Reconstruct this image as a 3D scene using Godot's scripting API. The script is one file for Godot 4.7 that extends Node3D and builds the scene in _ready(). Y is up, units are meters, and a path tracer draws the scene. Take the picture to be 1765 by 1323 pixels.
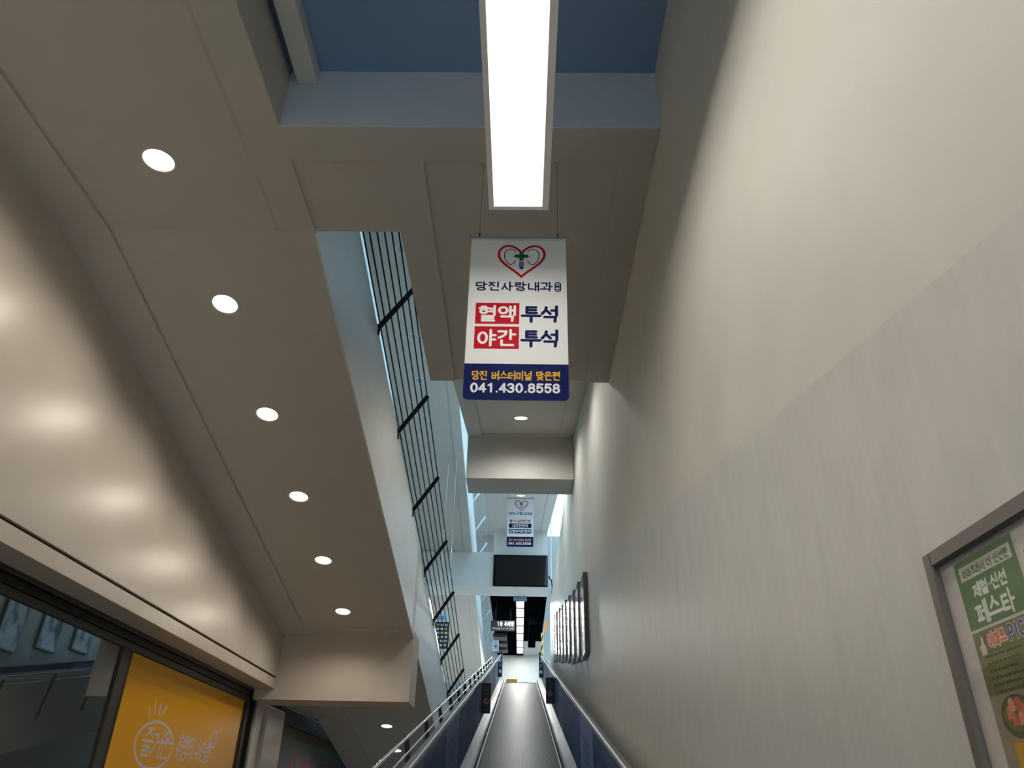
extends Node3D
# Inclined moving walkway in a shopping building, seen from its foot.
# x to the right, y up, the walkway climbs towards -z. P(x, h, f): h above the eye, f metres ahead.

const EYE := 1.6
const SL := 0.21209
const WR := 0.88      # face of the right wall
const XE := -1.658    # edge of the left soffit and its side face
const XL := -3.68     # face of the left wall
const HS := 3.986     # flat soffit
const FB := 4.57      # where the left soffit starts to descend
var M := {}
var rng := RandomNumberGenerator.new()

func P(x: float, h: float, f: float) -> Vector3:
	return Vector3(x, h + EYE, -f)

func belt_h(f: float) -> float:
	return -1.57 + SL * f

func soffit_h(f: float) -> float:
	return HS - SL * maxf(0.0, f - FB)

func soffit_up_h(f: float) -> float:
	return 7.95 - SL * (f - 25.416)

func rise_h(f: float) -> float:
	return 5.576 + SL * (f - 10.63)

# ---------------------------------------------------------------- mesh building
class Shape:
	var st := SurfaceTool.new()
	func _init() -> void:
		st.begin(Mesh.PRIMITIVE_TRIANGLES)

	func tri(a: Vector3, b: Vector3, c: Vector3, n: Vector3, ua := Vector2.ZERO, ub := Vector2.ZERO, uc := Vector2.ZERO) -> void:
		var flip := (b - a).cross(c - a).dot(n) > 0.0
		var pts := [a, c, b] if flip else [a, b, c]
		var uvs := [ua, uc, ub] if flip else [ua, ub, uc]
		for i in 3:
			st.set_normal(n)
			st.set_uv(uvs[i])
			st.add_vertex(pts[i])

	func quad(a: Vector3, b: Vector3, c: Vector3, d: Vector3, n: Vector3) -> void:
		tri(a, b, c, n, Vector2(0, 0), Vector2(1, 0), Vector2(1, 1))
		tri(a, c, d, n, Vector2(0, 0), Vector2(1, 1), Vector2(0, 1))

	# a box in its own basis: centre, half sizes along the axes of b, chamfer
	func obox(o: Vector3, half: Vector3, b := Basis(), ch := 0.0) -> void:
		var c := minf(ch, minf(half.x, minf(half.y, half.z)) * 0.45)
		for ax in 3:
			var u := (ax + 1) % 3
			var w := (ax + 2) % 3
			for s in [-1.0, 1.0]:
				var p := []
				for k in [[-1, -1], [1, -1], [1, 1], [-1, 1]]:
					var q := Vector3.ZERO
					q[ax] = s * half[ax]
					q[u] = k[0] * (half[u] - c)
					q[w] = k[1] * (half[w] - c)
					p.append(o + b * q)
				var n := Vector3.ZERO
				n[ax] = s
				quad(p[0], p[1], p[2], p[3], (b * n).normalized())
			if c > 0.0:
				for s in [-1.0, 1.0]:
					for t in [-1.0, 1.0]:
						var p := []
						for k in [[-1, 0], [1, 0], [1, 1], [-1, 1]]:
							var q := Vector3.ZERO
							q[ax] = k[0] * (half[ax] - c)
							q[u] = s * (half[u] - (c if k[1] == 0 else 0.0))
							q[w] = t * (half[w] - (0.0 if k[1] == 0 else c))
							p.append(o + b * q)
						var n := Vector3.ZERO
						n[u] = s
						n[w] = t
						quad(p[0], p[1], p[2], p[3], (b * n).normalized())
		if c > 0.0:
			for sx in [-1.0, 1.0]:
				for sy in [-1.0, 1.0]:
					for sz in [-1.0, 1.0]:
						var s := Vector3(sx, sy, sz)
						tri(o + b * (s * (half - Vector3(0, c, c))), o + b * (s * (half - Vector3(c, 0, c))), o + b * (s * (half - Vector3(c, c, 0))), (b * s).normalized())

	func box(p: Vector3, q: Vector3, ch := 0.0) -> void:
		obox((p + q) / 2.0, (q - p).abs() / 2.0, Basis(), ch)

	# closed polygon in a plane (points a*u + b*v) pushed from o along w
	func prism(poly: PackedVector2Array, o: Vector3, u: Vector3, v: Vector3, w: Vector3) -> void:
		var cen := Vector2.ZERO
		var area := 0.0
		for i in poly.size():
			area += poly[i].cross(poly[(i + 1) % poly.size()])
		var at := func(p: Vector2) -> Vector3: return o + u * p.x + v * p.y
		var wn := w.normalized()
		var idx := Geometry2D.triangulate_polygon(poly)
		for i in range(0, idx.size(), 3):
			var a: Vector3 = at.call(poly[idx[i]])
			var b: Vector3 = at.call(poly[idx[i + 1]])
			var c: Vector3 = at.call(poly[idx[i + 2]])
			tri(a, b, c, -wn)
			tri(a + w, b + w, c + w, wn)
		for i in poly.size():
			var e := poly[(i + 1) % poly.size()] - poly[i]
			var out := Vector2(e.y, -e.x) * signf(area)
			var a: Vector3 = at.call(poly[i])
			var b: Vector3 = at.call(poly[(i + 1) % poly.size()])
			quad(a, b, b + w, a + w, (u * out.x + v * out.y).normalized())

	func tube(path: PackedVector3Array, r: float, sides := 10) -> void:
		var rings := []
		for i in path.size():
			var d := (path[mini(i + 1, path.size() - 1)] - path[maxi(i - 1, 0)]).normalized()
			var s := d.cross(Vector3.UP if absf(d.y) < 0.9 else Vector3.RIGHT).normalized()
			var t := s.cross(d).normalized()
			var ring := []
			for k in sides:
				var a := TAU * k / sides
				ring.append(s * cos(a) + t * sin(a))
			rings.append(ring)
		for i in path.size() - 1:
			for k in sides:
				var j := (k + 1) % sides
				var n0: Vector3 = rings[i][k]
				var n1: Vector3 = rings[i][j]
				var m0: Vector3 = rings[i + 1][k]
				var m1: Vector3 = rings[i + 1][j]
				smooth([path[i] + n0 * r, path[i] + n1 * r, path[i + 1] + m1 * r], [n0, n1, m1])
				smooth([path[i] + n0 * r, path[i + 1] + m1 * r, path[i + 1] + m0 * r], [n0, m1, m0])
		for e in [0, path.size() - 1]:
			var n := (path[e] - path[1 if e == 0 else path.size() - 2]).normalized()
			for k in sides:
				tri(path[e], path[e] + rings[e][k] * r, path[e] + rings[e][(k + 1) % sides] * r, n)

	func smooth(p: Array, n: Array) -> void:
		var flip: bool = (p[1] - p[0]).cross(p[2] - p[0]).dot(n[0] + n[1] + n[2]) > 0.0
		for i in ([0, 2, 1] if flip else [0, 1, 2]):
			st.set_normal(n[i])
			st.set_uv(Vector2.ZERO)
			st.add_vertex(p[i])

	# profile of (radius, height) points turned about the y axis at o
	func lathe(prof: PackedVector2Array, o: Vector3, sides := 28) -> void:
		for i in prof.size() - 1:
			var e := prof[i + 1] - prof[i]
			for k in sides:
				var a := TAU * k / sides
				var b := TAU * (k + 1) / sides
				var da := Vector3(cos(a), 0, sin(a))
				var db := Vector3(cos(b), 0, sin(b))
				var dm := (da + db).normalized()
				var n := (dm * -e.y + Vector3.UP * e.x).normalized()
				quad(o + da * prof[i].x + Vector3.UP * prof[i].y, o + db * prof[i].x + Vector3.UP * prof[i].y, o + db * prof[i + 1].x + Vector3.UP * prof[i + 1].y, o + da * prof[i + 1].x + Vector3.UP * prof[i + 1].y, n)

	func done() -> ArrayMesh:
		return st.commit()

func absolute(n: Node) -> Vector3:
	var p := Vector3.ZERO
	while n is Node3D and n != self:
		p += n.position
		n = n.get_parent()
	return p

# commits a shape given in world coordinates as ONE named mesh under parent
func obj(called: String, sh: Shape, mat: Material, parent: Node = null, base := Vector3.ZERO) -> MeshInstance3D:
	var o := MeshInstance3D.new()
	o.name = called
	var under: Node = parent if parent else self
	var off := absolute(under) + base
	var raw := sh.done()
	if off != Vector3.ZERO:
		var st := SurfaceTool.new()
		st.append_from(raw, 0, Transform3D(Basis(), -off))
		raw = st.commit()
	o.mesh = raw
	o.material_override = mat
	o.position = base
	under.add_child(o, true)
	return o

func thing(called: String, label: String, category: String, at: Vector3, group := "") -> Node3D:
	var o := Node3D.new()
	o.name = called
	o.position = at
	add_child(o, true)
	return tag(o, label, category, group)

func tag(o: Node3D, label: String, category: String, group := "") -> Node3D:
	o.set_meta("label", label)
	o.set_meta("category", category)
	if group:
		o.set_meta("group", group)
	return o

func struct(called: String, sh: Shape, mat: Material, label := "") -> MeshInstance3D:
	var o := obj(called, sh, mat)
	o.set_meta("kind", "structure")
	if label:
		o.set_meta("label", label)
	return o

# profile in (f, h) pushed from x0 to x1
func along_x(sh: Shape, poly: PackedVector2Array, x0: float, x1: float) -> void:
	sh.prism(poly, P(x0, 0, 0), Vector3(0, 0, -1), Vector3.UP, Vector3(x1 - x0, 0, 0))

# profile in (x, h) pushed from f0 to f1 with a rise per metre
func along_f(sh: Shape, poly: PackedVector2Array, f0: float, f1: float, rise := 0.0) -> void:
	sh.prism(poly, P(0, f0 * rise, f0), Vector3.RIGHT, Vector3.UP, Vector3(0, (f1 - f0) * rise, -(f1 - f0)))

func slab(x0: float, x1: float, h0: float, h1: float, f0: float, f1: float, ch := 0.0) -> Shape:
	var s := Shape.new()
	s.box(P(x0, h0, f0), P(x1, h1, f1), ch)
	return s

# ---------------------------------------------------------------- materials
func noise_tex(freq: float, lo: Color, hi: Color, size := 512, type := FastNoiseLite.TYPE_SIMPLEX_SMOOTH, bump := false) -> NoiseTexture2D:
	var n := FastNoiseLite.new()
	n.noise_type = type
	n.frequency = freq
	n.seed = 7
	n.fractal_octaves = 4
	var t := NoiseTexture2D.new()
	t.width = size
	t.height = size
	t.seamless = true
	t.noise = n
	if bump:
		t.as_normal_map = true
		t.bump_strength = 2.0
	else:
		var g := Gradient.new()
		g.set_color(0, lo)
		g.set_color(1, hi)
		t.color_ramp = g
	return t

func mat(color: Color, rough := 0.6, metal := 0.0, tex: Texture2D = null, scale := 0.4) -> StandardMaterial3D:
	var m := StandardMaterial3D.new()
	m.albedo_color = color
	m.roughness = rough
	m.metallic = metal
	if tex:
		m.albedo_texture = tex
		m.uv1_triplanar = true
		m.uv1_world_triplanar = true
		m.uv1_scale = Vector3.ONE * scale
	return m

func glow(color: Color, energy: float) -> StandardMaterial3D:
	var m := mat(Color(0.9, 0.9, 0.9), 0.4)
	m.emission_enabled = true
	m.emission = color
	m.emission_energy_multiplier = energy
	return m

func pane(color: Color, alpha: float) -> StandardMaterial3D:
	var m := mat(Color(color.r, color.g, color.b, alpha), 0.02)
	m.transparency = BaseMaterial3D.TRANSPARENCY_ALPHA
	return m

func printed(img: Image, rough := 0.45) -> StandardMaterial3D:
	var m := mat(Color.WHITE, rough)
	m.albedo_texture = ImageTexture.create_from_image(img)
	return m

func make_materials() -> void:
	var mott := noise_tex(0.012, Color(0.972, 0.972, 0.972), Color(1, 1, 1))
	var grain := noise_tex(0.08, Color(0, 0, 0), Color(1, 1, 1), 512, FastNoiseLite.TYPE_SIMPLEX_SMOOTH, true)
	var orange := func(m: StandardMaterial3D, amount: float) -> StandardMaterial3D:
		m.normal_enabled = true
		m.normal_texture = grain
		m.normal_scale = amount
		return m
	M.wall_upper = orange.call(mat(Color(0.86, 0.85, 0.81), 0.55, 0, mott, 0.35), 0.05)
	M.wall_left = orange.call(mat(Color(0.80, 0.76, 0.71), 0.33, 0, mott, 0.3), 0.012)
	M.wall_left.metallic_specular = 0.42
	M.soffit = mat(Color(0.79, 0.77, 0.74), 0.5, 0, mott, 0.3)
	M.beam_paint = mat(Color(0.80, 0.76, 0.71), 0.85, 0, mott, 0.3)
	M.beam_paint.metallic_specular = 0.15
	M.white = mat(Color(0.86, 0.86, 0.84), 0.42, 0, mott, 0.3)
	M.grey_wall = mat(Color(0.72, 0.73, 0.72), 0.5, 0, mott, 0.3)
	M.pale_blue = mat(Color(0.84, 0.89, 0.95), 0.6, 0, mott, 0.3)
	M.blue = mat(Color(0.52, 0.65, 0.80), 0.7, 0, mott, 0.4)
	# lower paint of the right wall: satin, its streaky vertical reflections put faintly into the colour
	var low := mat(Color(0.835, 0.825, 0.80), 0.37)
	var im := Image.create(512, 512, false, Image.FORMAT_RGBA8)
	var n := FastNoiseLite.new()
	n.seed = 3
	n.frequency = 0.03
	for y in 512:
		for x in 512:
			var v := 0.975 + 0.02 * n.get_noise_2d(x * 5.0, y * 0.18) + 0.03 * n.get_noise_2d(x * 1.2 + 900, y * 0.6)
			im.set_pixel(x, y, Color(v, v, v))
	low.albedo_texture = ImageTexture.create_from_image(im)
	low.uv1_triplanar = true
	low.uv1_world_triplanar = true
	low.uv1_scale = Vector3(0.3, 0.3, 0.3)
	M.wall_lower = low
	M.floor = mat(Color(0.64, 0.64, 0.63), 0.4, 0, mott, 0.6)
	M.steel = mat(Color(0.78, 0.79, 0.80), 0.22, 1.0)
	M.chrome = mat(Color(0.74, 0.78, 0.80), 0.06, 1.0)
	M.frame_steel = mat(Color(0.42, 0.42, 0.40), 0.2, 0.85)
	M.belt = mat(Color(0.135, 0.135, 0.135), 0.45, 0.3)
	M.belt.metallic_specular = 0.22
	M.dark_metal = mat(Color(0.10, 0.11, 0.115), 0.4, 0.6)
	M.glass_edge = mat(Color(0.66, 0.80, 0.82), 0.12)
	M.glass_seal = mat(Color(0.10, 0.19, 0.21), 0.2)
	M.frame_dark = mat(Color(0.16, 0.14, 0.12), 0.35, 0.5)
	M.bronze = mat(Color(0.27, 0.235, 0.20), 0.35, 0.3)
	M.poster_frame = mat(Color(0.45, 0.42, 0.40), 0.4, 0.2)
	M.rubber = mat(Color(0.30, 0.32, 0.33), 0.4, 0.1)
	M.black = mat(Color(0.025, 0.03, 0.04), 1.0)
	M.black.metallic_specular = 0.0
	M.charcoal = mat(Color(0.10, 0.105, 0.12), 0.5)
	M.screen = mat(Color(0.015, 0.02, 0.03), 0.06)
	M.groove = mat(Color(0.22, 0.20, 0.16), 0.7)
	M.alu = mat(Color(0.80, 0.81, 0.82), 0.35, 0.7)
	M.lamp_white = mat(Color(0.90, 0.90, 0.89), 0.4)
	M.led = glow(Color(1.0, 0.985, 0.95), 1.6)
	M.spot = glow(Color(1.0, 0.95, 0.86), 2.2)
	M.lens_off = mat(Color(0.86, 0.89, 0.9), 0.3)
	M.ring = mat(Color(0.80, 0.78, 0.75), 0.4)
	M.glass = pane(Color(0.75, 0.93, 0.92), 0.10)
	M.window_glass = pane(Color(0.85, 0.95, 1.0), 0.04)
	M.shop_glass = pane(Color(0.50, 0.54, 0.56), 0.5)
	M.shop_glass.metallic = 0.85
	M.yellow_board = mat(Color(0.84, 0.62, 0.06), 0.5)
	M.sign_yellow = mat(Color(0.92, 0.74, 0.12), 0.5)
	M.shop_dark = mat(Color(0.07, 0.075, 0.08), 0.8)
	make_panel_prints()
	M.cable = mat(Color(0.03, 0.03, 0.035), 0.5)

# prints on the side panels: unreadable pale lines on dark blue, and the black warning plate
func make_panel_prints() -> void:
	M.panel_navy = mat(Color(0.09, 0.15, 0.30), 0.5)
	M.panel_grey = mat(Color(0.36, 0.43, 0.56), 0.25)
	for k in 2:
		var im := sheet(256, 128, [Color(0.05, 0.19, 0.42), Color(0.34, 0.44, 0.62)][k])
		var ink: Color = [Color(0.26, 0.33, 0.48), Color(0.18, 0.25, 0.42)][k]
		for r in 4:
			var x := 60 + r * 6
			while x < 190:
				var w := rng.randi_range(8, 20)
				rect(im, x, 38 + r * 17, x + w, 46 + r * 17, ink)
				if rng.randf() < 0.6:
					rect(im, x + w / 2, 34 + r * 17, x + w / 2 + 3, 50 + r * 17, ink)
				x += w + 4
		var pm := printed(im, 0.32)
		pm.metallic_specular = 0.2
		M[["print_navy", "print_grey"][k]] = pm
	var im := sheet(96, 300, Color(0.02, 0.025, 0.04))
	stroke(im, ring(48, 180, 27, 27), 7, Color(0.72, 0.45, 0.48))
	stroke(im, pl([30, 160, 66, 200]), 6, Color(0.72, 0.45, 0.48))
	stroke(im, pl([48, 168, 48, 194]), 6, Color(0.55, 0.55, 0.6))
	for r in 3:
		for c in 3:
			rect(im, 28 + c * 15, 40 + r * 30, 38 + c * 15, 52 + r * 30, Color(0.26, 0.28, 0.33))
	rect(im, 24, 262, 72, 272, Color(0.26, 0.28, 0.33))
	M.print_small = null
	var im2 := sheet(64, 192, Color(0.05, 0.09, 0.20))
	fill_poly(im2, ring(32, 120, 20, 22), Color(0.80, 0.86, 0.92))
	rect(im2, 14, 20, 50, 60, Color(0.30, 0.42, 0.62))
	M.print_small = printed(im2, 0.3)
	M.print_warn = printed(im, 0.3)

# ---------------------------------------------------------------- lettering
const CHO := "ㄱㄲㄴㄷㄸㄹㅁㅂㅃㅅㅆㅇㅈㅉㅊㅋㅌㅍㅎ"
const JUNG := "ㅏㅐㅑㅒㅓㅔㅕㅖㅗㅘㅙㅚㅛㅜㅝㅞㅟㅠㅡㅢㅣ"
const JONG := " ㄱㄲㄳㄴㄵㄶㄷㄹㄺㄻㄼㄽㄾㄿㅀㅁㅂㅄㅅㅆㅇㅈㅊㅋㅌㅍㅎ"

func ring(cx: float, cy: float, rx: float, ry: float, a0 := 0.0, a1 := 360.0) -> PackedVector2Array:
	var p := PackedVector2Array()
	var n := 20
	for i in n + 1:
		var a := deg_to_rad(lerpf(a0, a1, float(i) / n))
		p.append(Vector2(cx + rx * cos(a), cy + ry * sin(a)))
	return p

func pl(a: Array) -> PackedVector2Array:
	var p := PackedVector2Array()
	for i in range(0, a.size(), 2):
		p.append(Vector2(a[i], a[i + 1]))
	return p

func jamo(c: String, side := false) -> Array:
	match c:
		"ㄱ": return [pl([.06, .1, .88, .1, .8, .5, .5, .8, .12, .98])] if side else [pl([.06, .1, .9, .1, .86, .95])]
		"ㄴ": return [pl([.12, .04, .12, .9, .96, .9])]
		"ㄷ": return [pl([.92, .1, .12, .1, .12, .9, .96, .9])]
		"ㄹ": return [pl([.08, .06, .9, .06, .9, .48, .1, .48, .1, .94, .96, .94])]
		"ㅁ": return [pl([.1, .08, .9, .08, .9, .92, .1, .92, .1, .08])]
		"ㅂ": return [pl([.1, .04, .1, .94, .9, .94, .9, .04]), pl([.1, .5, .9, .5])]
		"ㅅ": return [pl([.5, .04, .44, .45, .04, .96]), pl([.47, .4, .96, .96])]
		"ㅇ": return [ring(.5, .5, .43, .45)]
		"ㅈ": return [pl([.06, .1, .94, .1]), pl([.5, .1, .43, .5, .04, .96]), pl([.47, .46, .96, .96])]
		"ㅊ": return [pl([.32, .0, .68, .0]), pl([.06, .24, .94, .24]), pl([.5, .24, .43, .56, .04, .98]), pl([.47, .54, .96, .98])]
		"ㅋ": return [pl([.06, .1, .88, .1, .8, .5, .5, .8, .12, .98]), pl([.06, .5, .8, .45])]
		"ㅌ": return [pl([.92, .1, .12, .1, .12, .9, .96, .9]), pl([.12, .5, .9, .5])]
		"ㅍ": return [pl([.04, .1, .96, .1]), pl([.3, .1, .3, .9]), pl([.7, .1, .7, .9]), pl([.04, .9, .96, .9])]
		"ㅎ": return [pl([.3, .0, .7, .0]), pl([.04, .22, .96, .22]), ring(.5, .68, .34, .29)]
		"ㅏ": return [pl([.3, 0, .3, 1]), pl([.3, .48, .95, .48])]
		"ㅑ": return [pl([.3, 0, .3, 1]), pl([.3, .34, .95, .34]), pl([.3, .62, .95, .62])]
		"ㅓ": return [pl([.72, 0, .72, 1]), pl([.0, .45, .72, .45])]
		"ㅕ": return [pl([.72, 0, .72, 1]), pl([.0, .3, .72, .3]), pl([.0, .62, .72, .62])]
		"ㅐ": return [pl([.2, .03, .2, .97]), pl([.82, 0, .82, 1]), pl([.2, .48, .82, .48])]
		"ㅔ": return [pl([.42, .03, .42, .97]), pl([.88, 0, .88, 1]), pl([-.1, .45, .42, .45])]
		"ㅖ": return [pl([.42, .03, .42, .97]), pl([.88, 0, .88, 1]), pl([-.1, .3, .42, .3]), pl([-.1, .62, .42, .62])]
		"ㅣ": return [pl([.55, 0, .55, 1])]
		"ㅗ": return [pl([0, .8, 1, .8]), pl([.5, .1, .5, .8])]
		"ㅛ": return [pl([0, .8, 1, .8]), pl([.32, .1, .32, .8]), pl([.68, .1, .68, .8])]
		"ㅜ": return [pl([0, .25, 1, .25]), pl([.5, .25, .5, 1])]
		"ㅠ": return [pl([0, .25, 1, .25]), pl([.32, .25, .32, 1]), pl([.68, .25, .68, 1])]
		"ㅡ": return [pl([0, .5, 1, .5])]
	return []

func latin(c: String) -> Array:
	match c:
		"0": return [ring(.4, .5, .32, .44)]
		"1": return [pl([.18, .24, .48, .07, .48, .94])]
		"3": return [ring(.36, .29, .28, .22, -160, 90), ring(.36, .71, .32, .23, -90, 160)]
		"4": return [pl([.56, .94, .56, .07, .06, .68, .76, .68])]
		"5": return [pl([.7, .07, .18, .07, .13, .45]), ring(.38, .65, .3, .28, -150, 150)]
		"8": return [ring(.4, .28, .26, .21), ring(.4, .71, .31, .23)]
		".": return [pl([.2, .92, .201, .92])]
		"·": return [pl([.2, .5, .201, .5])]
		",": return [pl([.22, .88, .12, 1.04])]
		"P": return [pl([.12, .95, .12, .07, .45, .07]), ring(.45, .3, .25, .23, -90, 90), pl([.45, .53, .12, .53])]
		"I": return [pl([.3, .07, .3, .95])]
		"C": return [ring(.45, .5, .36, .44, 45, 315)]
		"K": return [pl([.12, .07, .12, .95]), pl([.72, .07, .14, .58]), pl([.32, .44, .74, .95])]
		"a": return [ring(.38, .66, .26, .26), pl([.64, .4, .64, .94])]
		"r": return [pl([.2, .4, .2, .94]), ring(.45, .64, .25, .24, 180, 290)]
		"k": return [pl([.15, .05, .15, .94]), pl([.6, .4, .16, .72]), pl([.32, .6, .62, .94])]
		"i": return [pl([.3, .42, .3, .94]), pl([.3, .16, .301, .16])]
		"n": return [pl([.15, .4, .15, .94]), ring(.4, .64, .25, .24, 180, 360), pl([.65, .64, .65, .94])]
		"g": return [ring(.38, .62, .26, .24), pl([.64, .4, .64, 1.0]), ring(.4, 1.0, .24, .18, 0, 140)]
	return []

func fit(strokes: Array, x0: float, y0: float, x1: float, y1: float) -> Array:
	var out := []
	for s in strokes:
		var p := PackedVector2Array()
		for q in s:
			p.append(Vector2(lerpf(x0, x1, q.x), lerpf(y0, y1, q.y)))
		out.append(p)
	return out

# strokes of one character in a unit square, and how wide it is
func glyph(c: String) -> Array:
	var code := c.unicode_at(0)
	if code < 0xAC00 or code > 0xD7A3:
		var w := {".": .36, "·": .4, ",": .4, "I": .55, "i": .5, " ": .42}
		return [latin(c), w.get(c, .82)]
	var s := code - 0xAC00
	var l := CHO[s / 588]
	var v := JUNG[(s % 588) / 28]
	var t := JONG[s % 28]
	var has := t != " "
	var out := []
	var mixed := {"ㅘ": "ㅗㅏ", "ㅢ": "ㅡㅣ", "ㅝ": "ㅜㅓ", "ㅟ": "ㅜㅣ", "ㅚ": "ㅗㅣ"}
	if mixed.has(v):
		out += fit(jamo(l), .06, .02, .58, .34 if has else .48)
		out += fit(jamo(mixed[v][0]), .0, .36 if has else .52, .64, .58 if has else .86)
		out += fit(jamo(mixed[v][1]), .66, 0, .98, .62 if has else 1.0)
	elif v in "ㅗㅛㅜㅠㅡ":
		out += fit(jamo(l), .18, .02, .82, .32 if has else .48)
		out += fit(jamo(v), .0, .34 if has else .5, 1, .62 if has else 1.0)
	else:
		out += fit(jamo(l, true), .04, .04 if has else .14, .54, .5 if has else .88)
		out += fit(jamo(v), .6, 0, .98, .58 if has else 1.0)
	if has:
		out += fit(jamo(t), .16, .66, .88, 1.0)
	return [out, 1.0]

func stroke(im: Image, pts: PackedVector2Array, w: float, col: Color) -> void:
	var r := w / 2.0
	for i in pts.size() - 1:
		var a := pts[i]
		var b := pts[i + 1]
		for y in range(maxi(0, int(minf(a.y, b.y) - r - 1)), mini(im.get_height() - 1, int(maxf(a.y, b.y) + r + 1)) + 1):
			for x in range(maxi(0, int(minf(a.x, b.x) - r - 1)), mini(im.get_width() - 1, int(maxf(a.x, b.x) + r + 1)) + 1):
				var p := Vector2(x + 0.5, y + 0.5)
				var d := p.distance_to(Geometry2D.get_closest_point_to_segment(p, a, b))
				var k := clampf(r - d + 0.5, 0, 1) * col.a
				if k > 0.0:
					im.set_pixel(x, y, im.get_pixel(x, y).lerp(Color(col.r, col.g, col.b), k))

# text fitted in a box of the image, in pixels
func write(im: Image, text: String, x0: float, y0: float, x1: float, y1: float, weight: float, col: Color, gap := 0.1, shear := 0.0) -> void:
	var total := 0.0
	for c in text:
		total += glyph(c)[1] + gap
	total -= gap
	var e := (x1 - x0) / total
	var x := x0
	for c in text:
		var g := glyph(c)
		for s in g[0]:
			var p := PackedVector2Array()
			for q in s:
				p.append(Vector2(x + q.x * e + shear * (1.0 - q.y) * (y1 - y0), lerpf(y0, y1, q.y)))
			stroke(im, p, weight, col)
		x += (g[1] + gap) * e

func fill_poly(im: Image, poly: PackedVector2Array, col: Color) -> void:
	var lo := poly[0]
	var hi := poly[0]
	for p in poly:
		lo = lo.min(p)
		hi = hi.max(p)
	for y in range(maxi(0, int(lo.y)), mini(im.get_height(), int(hi.y) + 1)):
		for x in range(maxi(0, int(lo.x)), mini(im.get_width(), int(hi.x) + 1)):
			if Geometry2D.is_point_in_polygon(Vector2(x + .5, y + .5), poly):
				im.set_pixel(x, y, col)

func sheet(w: int, h: int, col: Color) -> Image:
	var im := Image.create(w, h, false, Image.FORMAT_RGBA8)
	im.fill(col)
	return im

func rect(im: Image, x: float, y: float, x1: float, y1: float, col: Color) -> void:
	im.fill_rect(Rect2i(int(x), int(y), int(x1 - x), int(y1 - y)), col)

func heart(im: Image, cx: float, cy: float, w: float, h: float, thick: float, col: Color) -> void:
	var p := PackedVector2Array()
	for i in 41:
		var t := TAU * i / 40.0
		var hx := 16.0 * pow(absf(sin(t)), 2.3) * signf(sin(t))
		var hy := 13.0 * cos(t) - 5.0 * cos(2 * t) - 2.0 * cos(3 * t) - cos(4 * t)
		p.append(Vector2(cx + hx / 32.0 * w, cy - (hy + 2.5) / 29.0 * h))
	stroke(im, p, thick, col)

const NAVY := Color(0.07, 0.12, 0.36)
const RED := Color(0.80, 0.10, 0.18)

func clinic_top(im: Image, w: float, h: float) -> void:
	heart(im, w * .535, h * .148, w * .48, h * .212, w * .026, RED)
	for s in [-1.0, 1.0]:
		var c: float = w * .535 + s * w * .115
		var p := PackedVector2Array()
		for i in 24:
			var a := lerpf(0.5, TAU - 0.7, i / 23.0)
			p.append(Vector2(c + s * -cos(a) * w * .065 * (1.0 - .2 * sin(a)), h * .118 + sin(a) * h * .053))
		stroke(im, p, w * .008, NAVY)
		stroke(im, pl([c - s * w * .03, h * .115, c - s * w * .085, h * .118]), w * .008, NAVY)
	rect(im, w * .513, h * .15, w * .557, h * .19, Color(0.14, 0.26, 0.56))
	fill_poly(im, ring(w * .535, h * .19, w * .022, h * .013), Color(0.14, 0.26, 0.56))
	rect(im, w * .528, h * .15, w * .542, h * .186, Color(0.75, 0.80, 0.90))
	rect(im, w * .513, h * .083, w * .557, h * .145, Color(0.10, 0.45, 0.27))
	rect(im, w * .468, h * .103, w * .602, h * .126, Color(0.10, 0.45, 0.27))
	write(im, "당진사랑내과", w * .065, h * .29, w * .855, h * .344, w * .0165, NAVY)
	var pill := PackedVector2Array()
	for i in 24:
		var a := TAU * i / 24.0
		pill.append(Vector2(w * .91 + cos(a) * w * .034, h * (.302 if sin(a) < 0 else .334) + sin(a) * w * .034))
	fill_poly(im, pill, NAVY)
	write(im, "의", w * .888, h * .292, w * .932, h * .313, w * .006, Color.WHITE)
	write(im, "원", w * .888, h * .321, w * .932, h * .343, w * .006, Color.WHITE)

func clinic_foot(im: Image, w: float, h: float) -> void:
	rect(im, 0, h * .795, w, h, NAVY)
	write(im, "당진 버스터미널 맞은편", w * .075, h * .838, w * .92, h * .886, w * .014, Color(0.93, 0.72, 0.25), .06)
	write(im, "041.430.8558", w * .07, h * .906, w * .915, h * .957, w * .0215, Color(0.95, 0.95, 0.96), .12)

func clinic_banner_image(first: bool) -> Image:
	var im := sheet(600, 1200, Color(0.965, 0.97, 0.975))
	var w := 600.0
	var h := 1200.0
	clinic_top(im, w, h)
	if first:
		rect(im, w * .08, h * .425, w * .52, h * .557, RED)
		rect(im, w * .08, h * .573, w * .52, h * .708, RED)
		write(im, "혈액", w * .11, h * .446, w * .49, h * .538, w * .027, Color.WHITE, .06)
		write(im, "야간", w * .11, h * .594, w * .49, h * .687, w * .027, Color.WHITE, .06)
		for y in [.445, .595]:
			write(im, "투석", w * .55, h * y, w * .915, h * (y + .095), w * .031, NAVY, .06)
	else:
		write(im, "월·수·금연장진료", w * .1, h * .445, w * .9, h * .5, w * .018, RED, .03)
		rect(im, w * .075, h * .525, w * .925, h * .615, NAVY)
		rect(im, w * .075, h * .64, w * .925, h * .73, NAVY)
		write(im, "내과전문의", w * .2, h * .542, w * .8, h * .6, w * .018, Color.WHITE)
		write(im, "신장투석전문의", w * .1, h * .657, w * .9, h * .713, w * .018, Color.WHITE)
	clinic_foot(im, w, h)
	return im

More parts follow.
